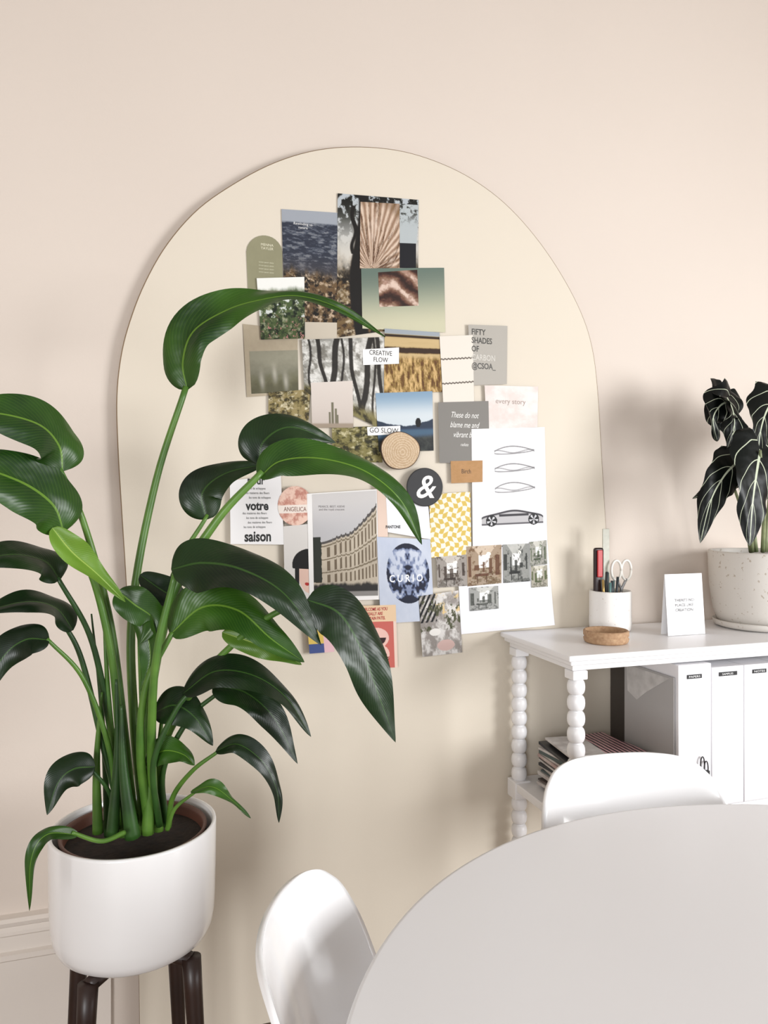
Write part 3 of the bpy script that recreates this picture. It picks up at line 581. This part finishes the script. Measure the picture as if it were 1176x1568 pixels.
for i in range(17):
    h=random.choice([.005,.008,.010,.006]); r_=random.uniform(-.13,.10); dx=random.uniform(-.006,.008)
    if z+h>SZ+.125: break
    box('magazine_%d'%i,(1.014+dx,1.62,z),(1.222+dx,1.80,z+h),mc[(2,1,0,3,1,5,1)[i%7]],mg,.0012,rot=r_); z+=h+.0004
box('magazine_top',(1.05,1.60,z),(1.225,1.80,z+.007),mc[4],mg,.001,rot=.1)
box('magazine_top_white',(1.02,1.63,z+.0075),(1.12,1.79,z+.013),mc[1],mg,.001,rot=-.12)
# ------------------------------------------------------------------ dining table
M_tab=mat('table_top_white',(236,236,238),.35,(238,238,240),2)
TX,TY,TR=.848,.493,.7075; TZ=.745
T=empty('round_dining_table',(TX,TY,0))
lathe('table_top',[(0,-.028),(TR-.07,-.028),(TR-.02,-.02),(TR-.004,-.008),(TR,-.003),(TR-.002,0),(TR-.006,.0),(0,.0)],(TX,TY,TZ),M_tab,T,160)
lathe('pedestal',[(0,.0),(.27,0),(.272,.006),(.24,.014),(.14,.035),(.07,.08),(.045,.16),(.038,.3),(.042,.45),(.06,.6),(.10,.68),(.16,.716),(0,.7165)],(TX,TY,0),M_wht,T,64)
# ------------------------------------------------------------------ chairs
M_ch=mat('moulded_white_plastic',(240,240,241),.16,coat=.4)
M_lw=mat('beech',(190,150,108),.5,(168,128,88),12); M_mt=mat('black_wire',(30,30,32),.4)
def chair(pos,yaw,ztop=.80,sc=1):
    e=empty('dining_chair',(pos[0],pos[1],0))
    prof=[(.212,.398,.12),(.208,.412,.165),(.19,.434,.20),(.15,.446,.222),(.05,.436,.230),(-.05,.430,.230),(-.12,.442,.224),(-.170,.485,.214),(-.200,.55,.208),(-.225,.62,.205),(-.248,.69,.200),(-.266,.745,.186),(-.275,.772,.168),(-.280,.788,.147),(-.2835,ztop-.003,.112),(-.284,ztop,.06)]
    pr=spline(prof,90); nw=33; vs=[];fs=[]
    Rm=Matrix.Rotation(yaw,3,'Z'); 
    for i,(y,z,hw) in enumerate(pr):
        q=i/89
        for j in range(nw):
            s=-1+2*j/(nw-1); x=(math.sin(s*math.pi/2)*.35+s*.65)*hw; xn=abs(x)/.235
            back=min(1,max(0,(q-.38)/.22)); back=back*back*(3-2*back); seat=1-back
            yy=y+back*.085*xn**2.0; zz=z+seat*.03*xn**2.6*min(1,q/.15)
            vs.append(Vector((pos[0],pos[1],0))+Rm@Vector((x,yy,zz)))
    for i in range(89):
        for j in range(nw-1): fs.append((i*nw+j,i*nw+j+1,(i+1)*nw+j+1,(i+1)*nw+j))
    o=mk('shell',vs,fs,M_ch,e,True); sd=o.modifiers.new('thickness','SOLIDIFY'); sd.thickness=.008; sd.offset=0
    def Lp(x,y,z): return tuple(Vector((pos[0],pos[1],0))+Rm@Vector((x,y,z)))
    k=0
    for sx in (-1,1):
        for sy in (-1,1):
            k+=1; tube('leg_%d'%k,[Lp(sx*.13,sy*.12-.01,.40),Lp(sx*.175,sy*.165-.01,.2),Lp(sx*.215,sy*.205-.01,0)],.013,.010,M_lw,e,n=6,seg=12)
    for k,(a,b) in enumerate((((-.13,-.13,.39),(.13,.11,.39)),((.13,-.13,.39),(-.13,.11,.39)),((-.15,-.15,.30),(.15,-.15,.30)),((-.15,.13,.30),(.15,.13,.30)))):
        tube('brace_%d'%(k+1),[Lp(*a),Lp((a[0]+b[0])/2,(a[1]+b[1])/2,a[2]),Lp(*b)],.005,.005,M_mt,e,n=4,seg=8)
    box('mount',(pos[0]-.07,pos[1]-.07,.395),(pos[0]+.07,pos[1]+.07,.424),M_mt,e,.004,rot=yaw)
    return e
def place(u,v,ztop,yaw):
    t=(H-ztop)*F/(v-V0); k=CS-SN*(u-588)/F; p=W(u,v,t*k)
    Rm=Matrix.Rotation(yaw,3,'Z'); off=Rm@Vector((0,-.284,0)); return (p.x-off.x,p.y-off.y)
y1=math.radians(172); chair(place(944,1153,.80,y1),y1)
y2=math.radians(-112); chair(place(408,1402,.80,y2),y2)
# ------------------------------------------------------------------ lights
def area(name,loc,tgt,sx,sy,p,c,spread=math.pi):
    l=bpy.data.lights.new(name,'AREA'); l.shape='RECTANGLE'; l.size=sx; l.size_y=sy; l.energy=p; l.color=c; l.spread=spread
    o=bpy.data.objects.new(name,l); S.collection.objects.link(o); o.location=loc; o.rotation_euler=(Vector(tgt)-Vector(loc)).to_track_quat('-Z','Y').to_euler(); return o
area('window_light_right',(3.3,-1.0,1.45),(.5,1.9,.8),1.5,1.4,80,(.975,.985,1),2.5)
area('window_light_left',(-1.5,-2.0,1.45),(.4,1.9,.8),.9,1.2,46,(.975,.985,1),2.5)
w=bpy.data.worlds.new('world'); S.world=w; w.use_nodes=True; w.node_tree.nodes['Background'].inputs[0].default_value=(.965,.985,1,1); w.node_tree.nodes['Background'].inputs[1].default_value=.86
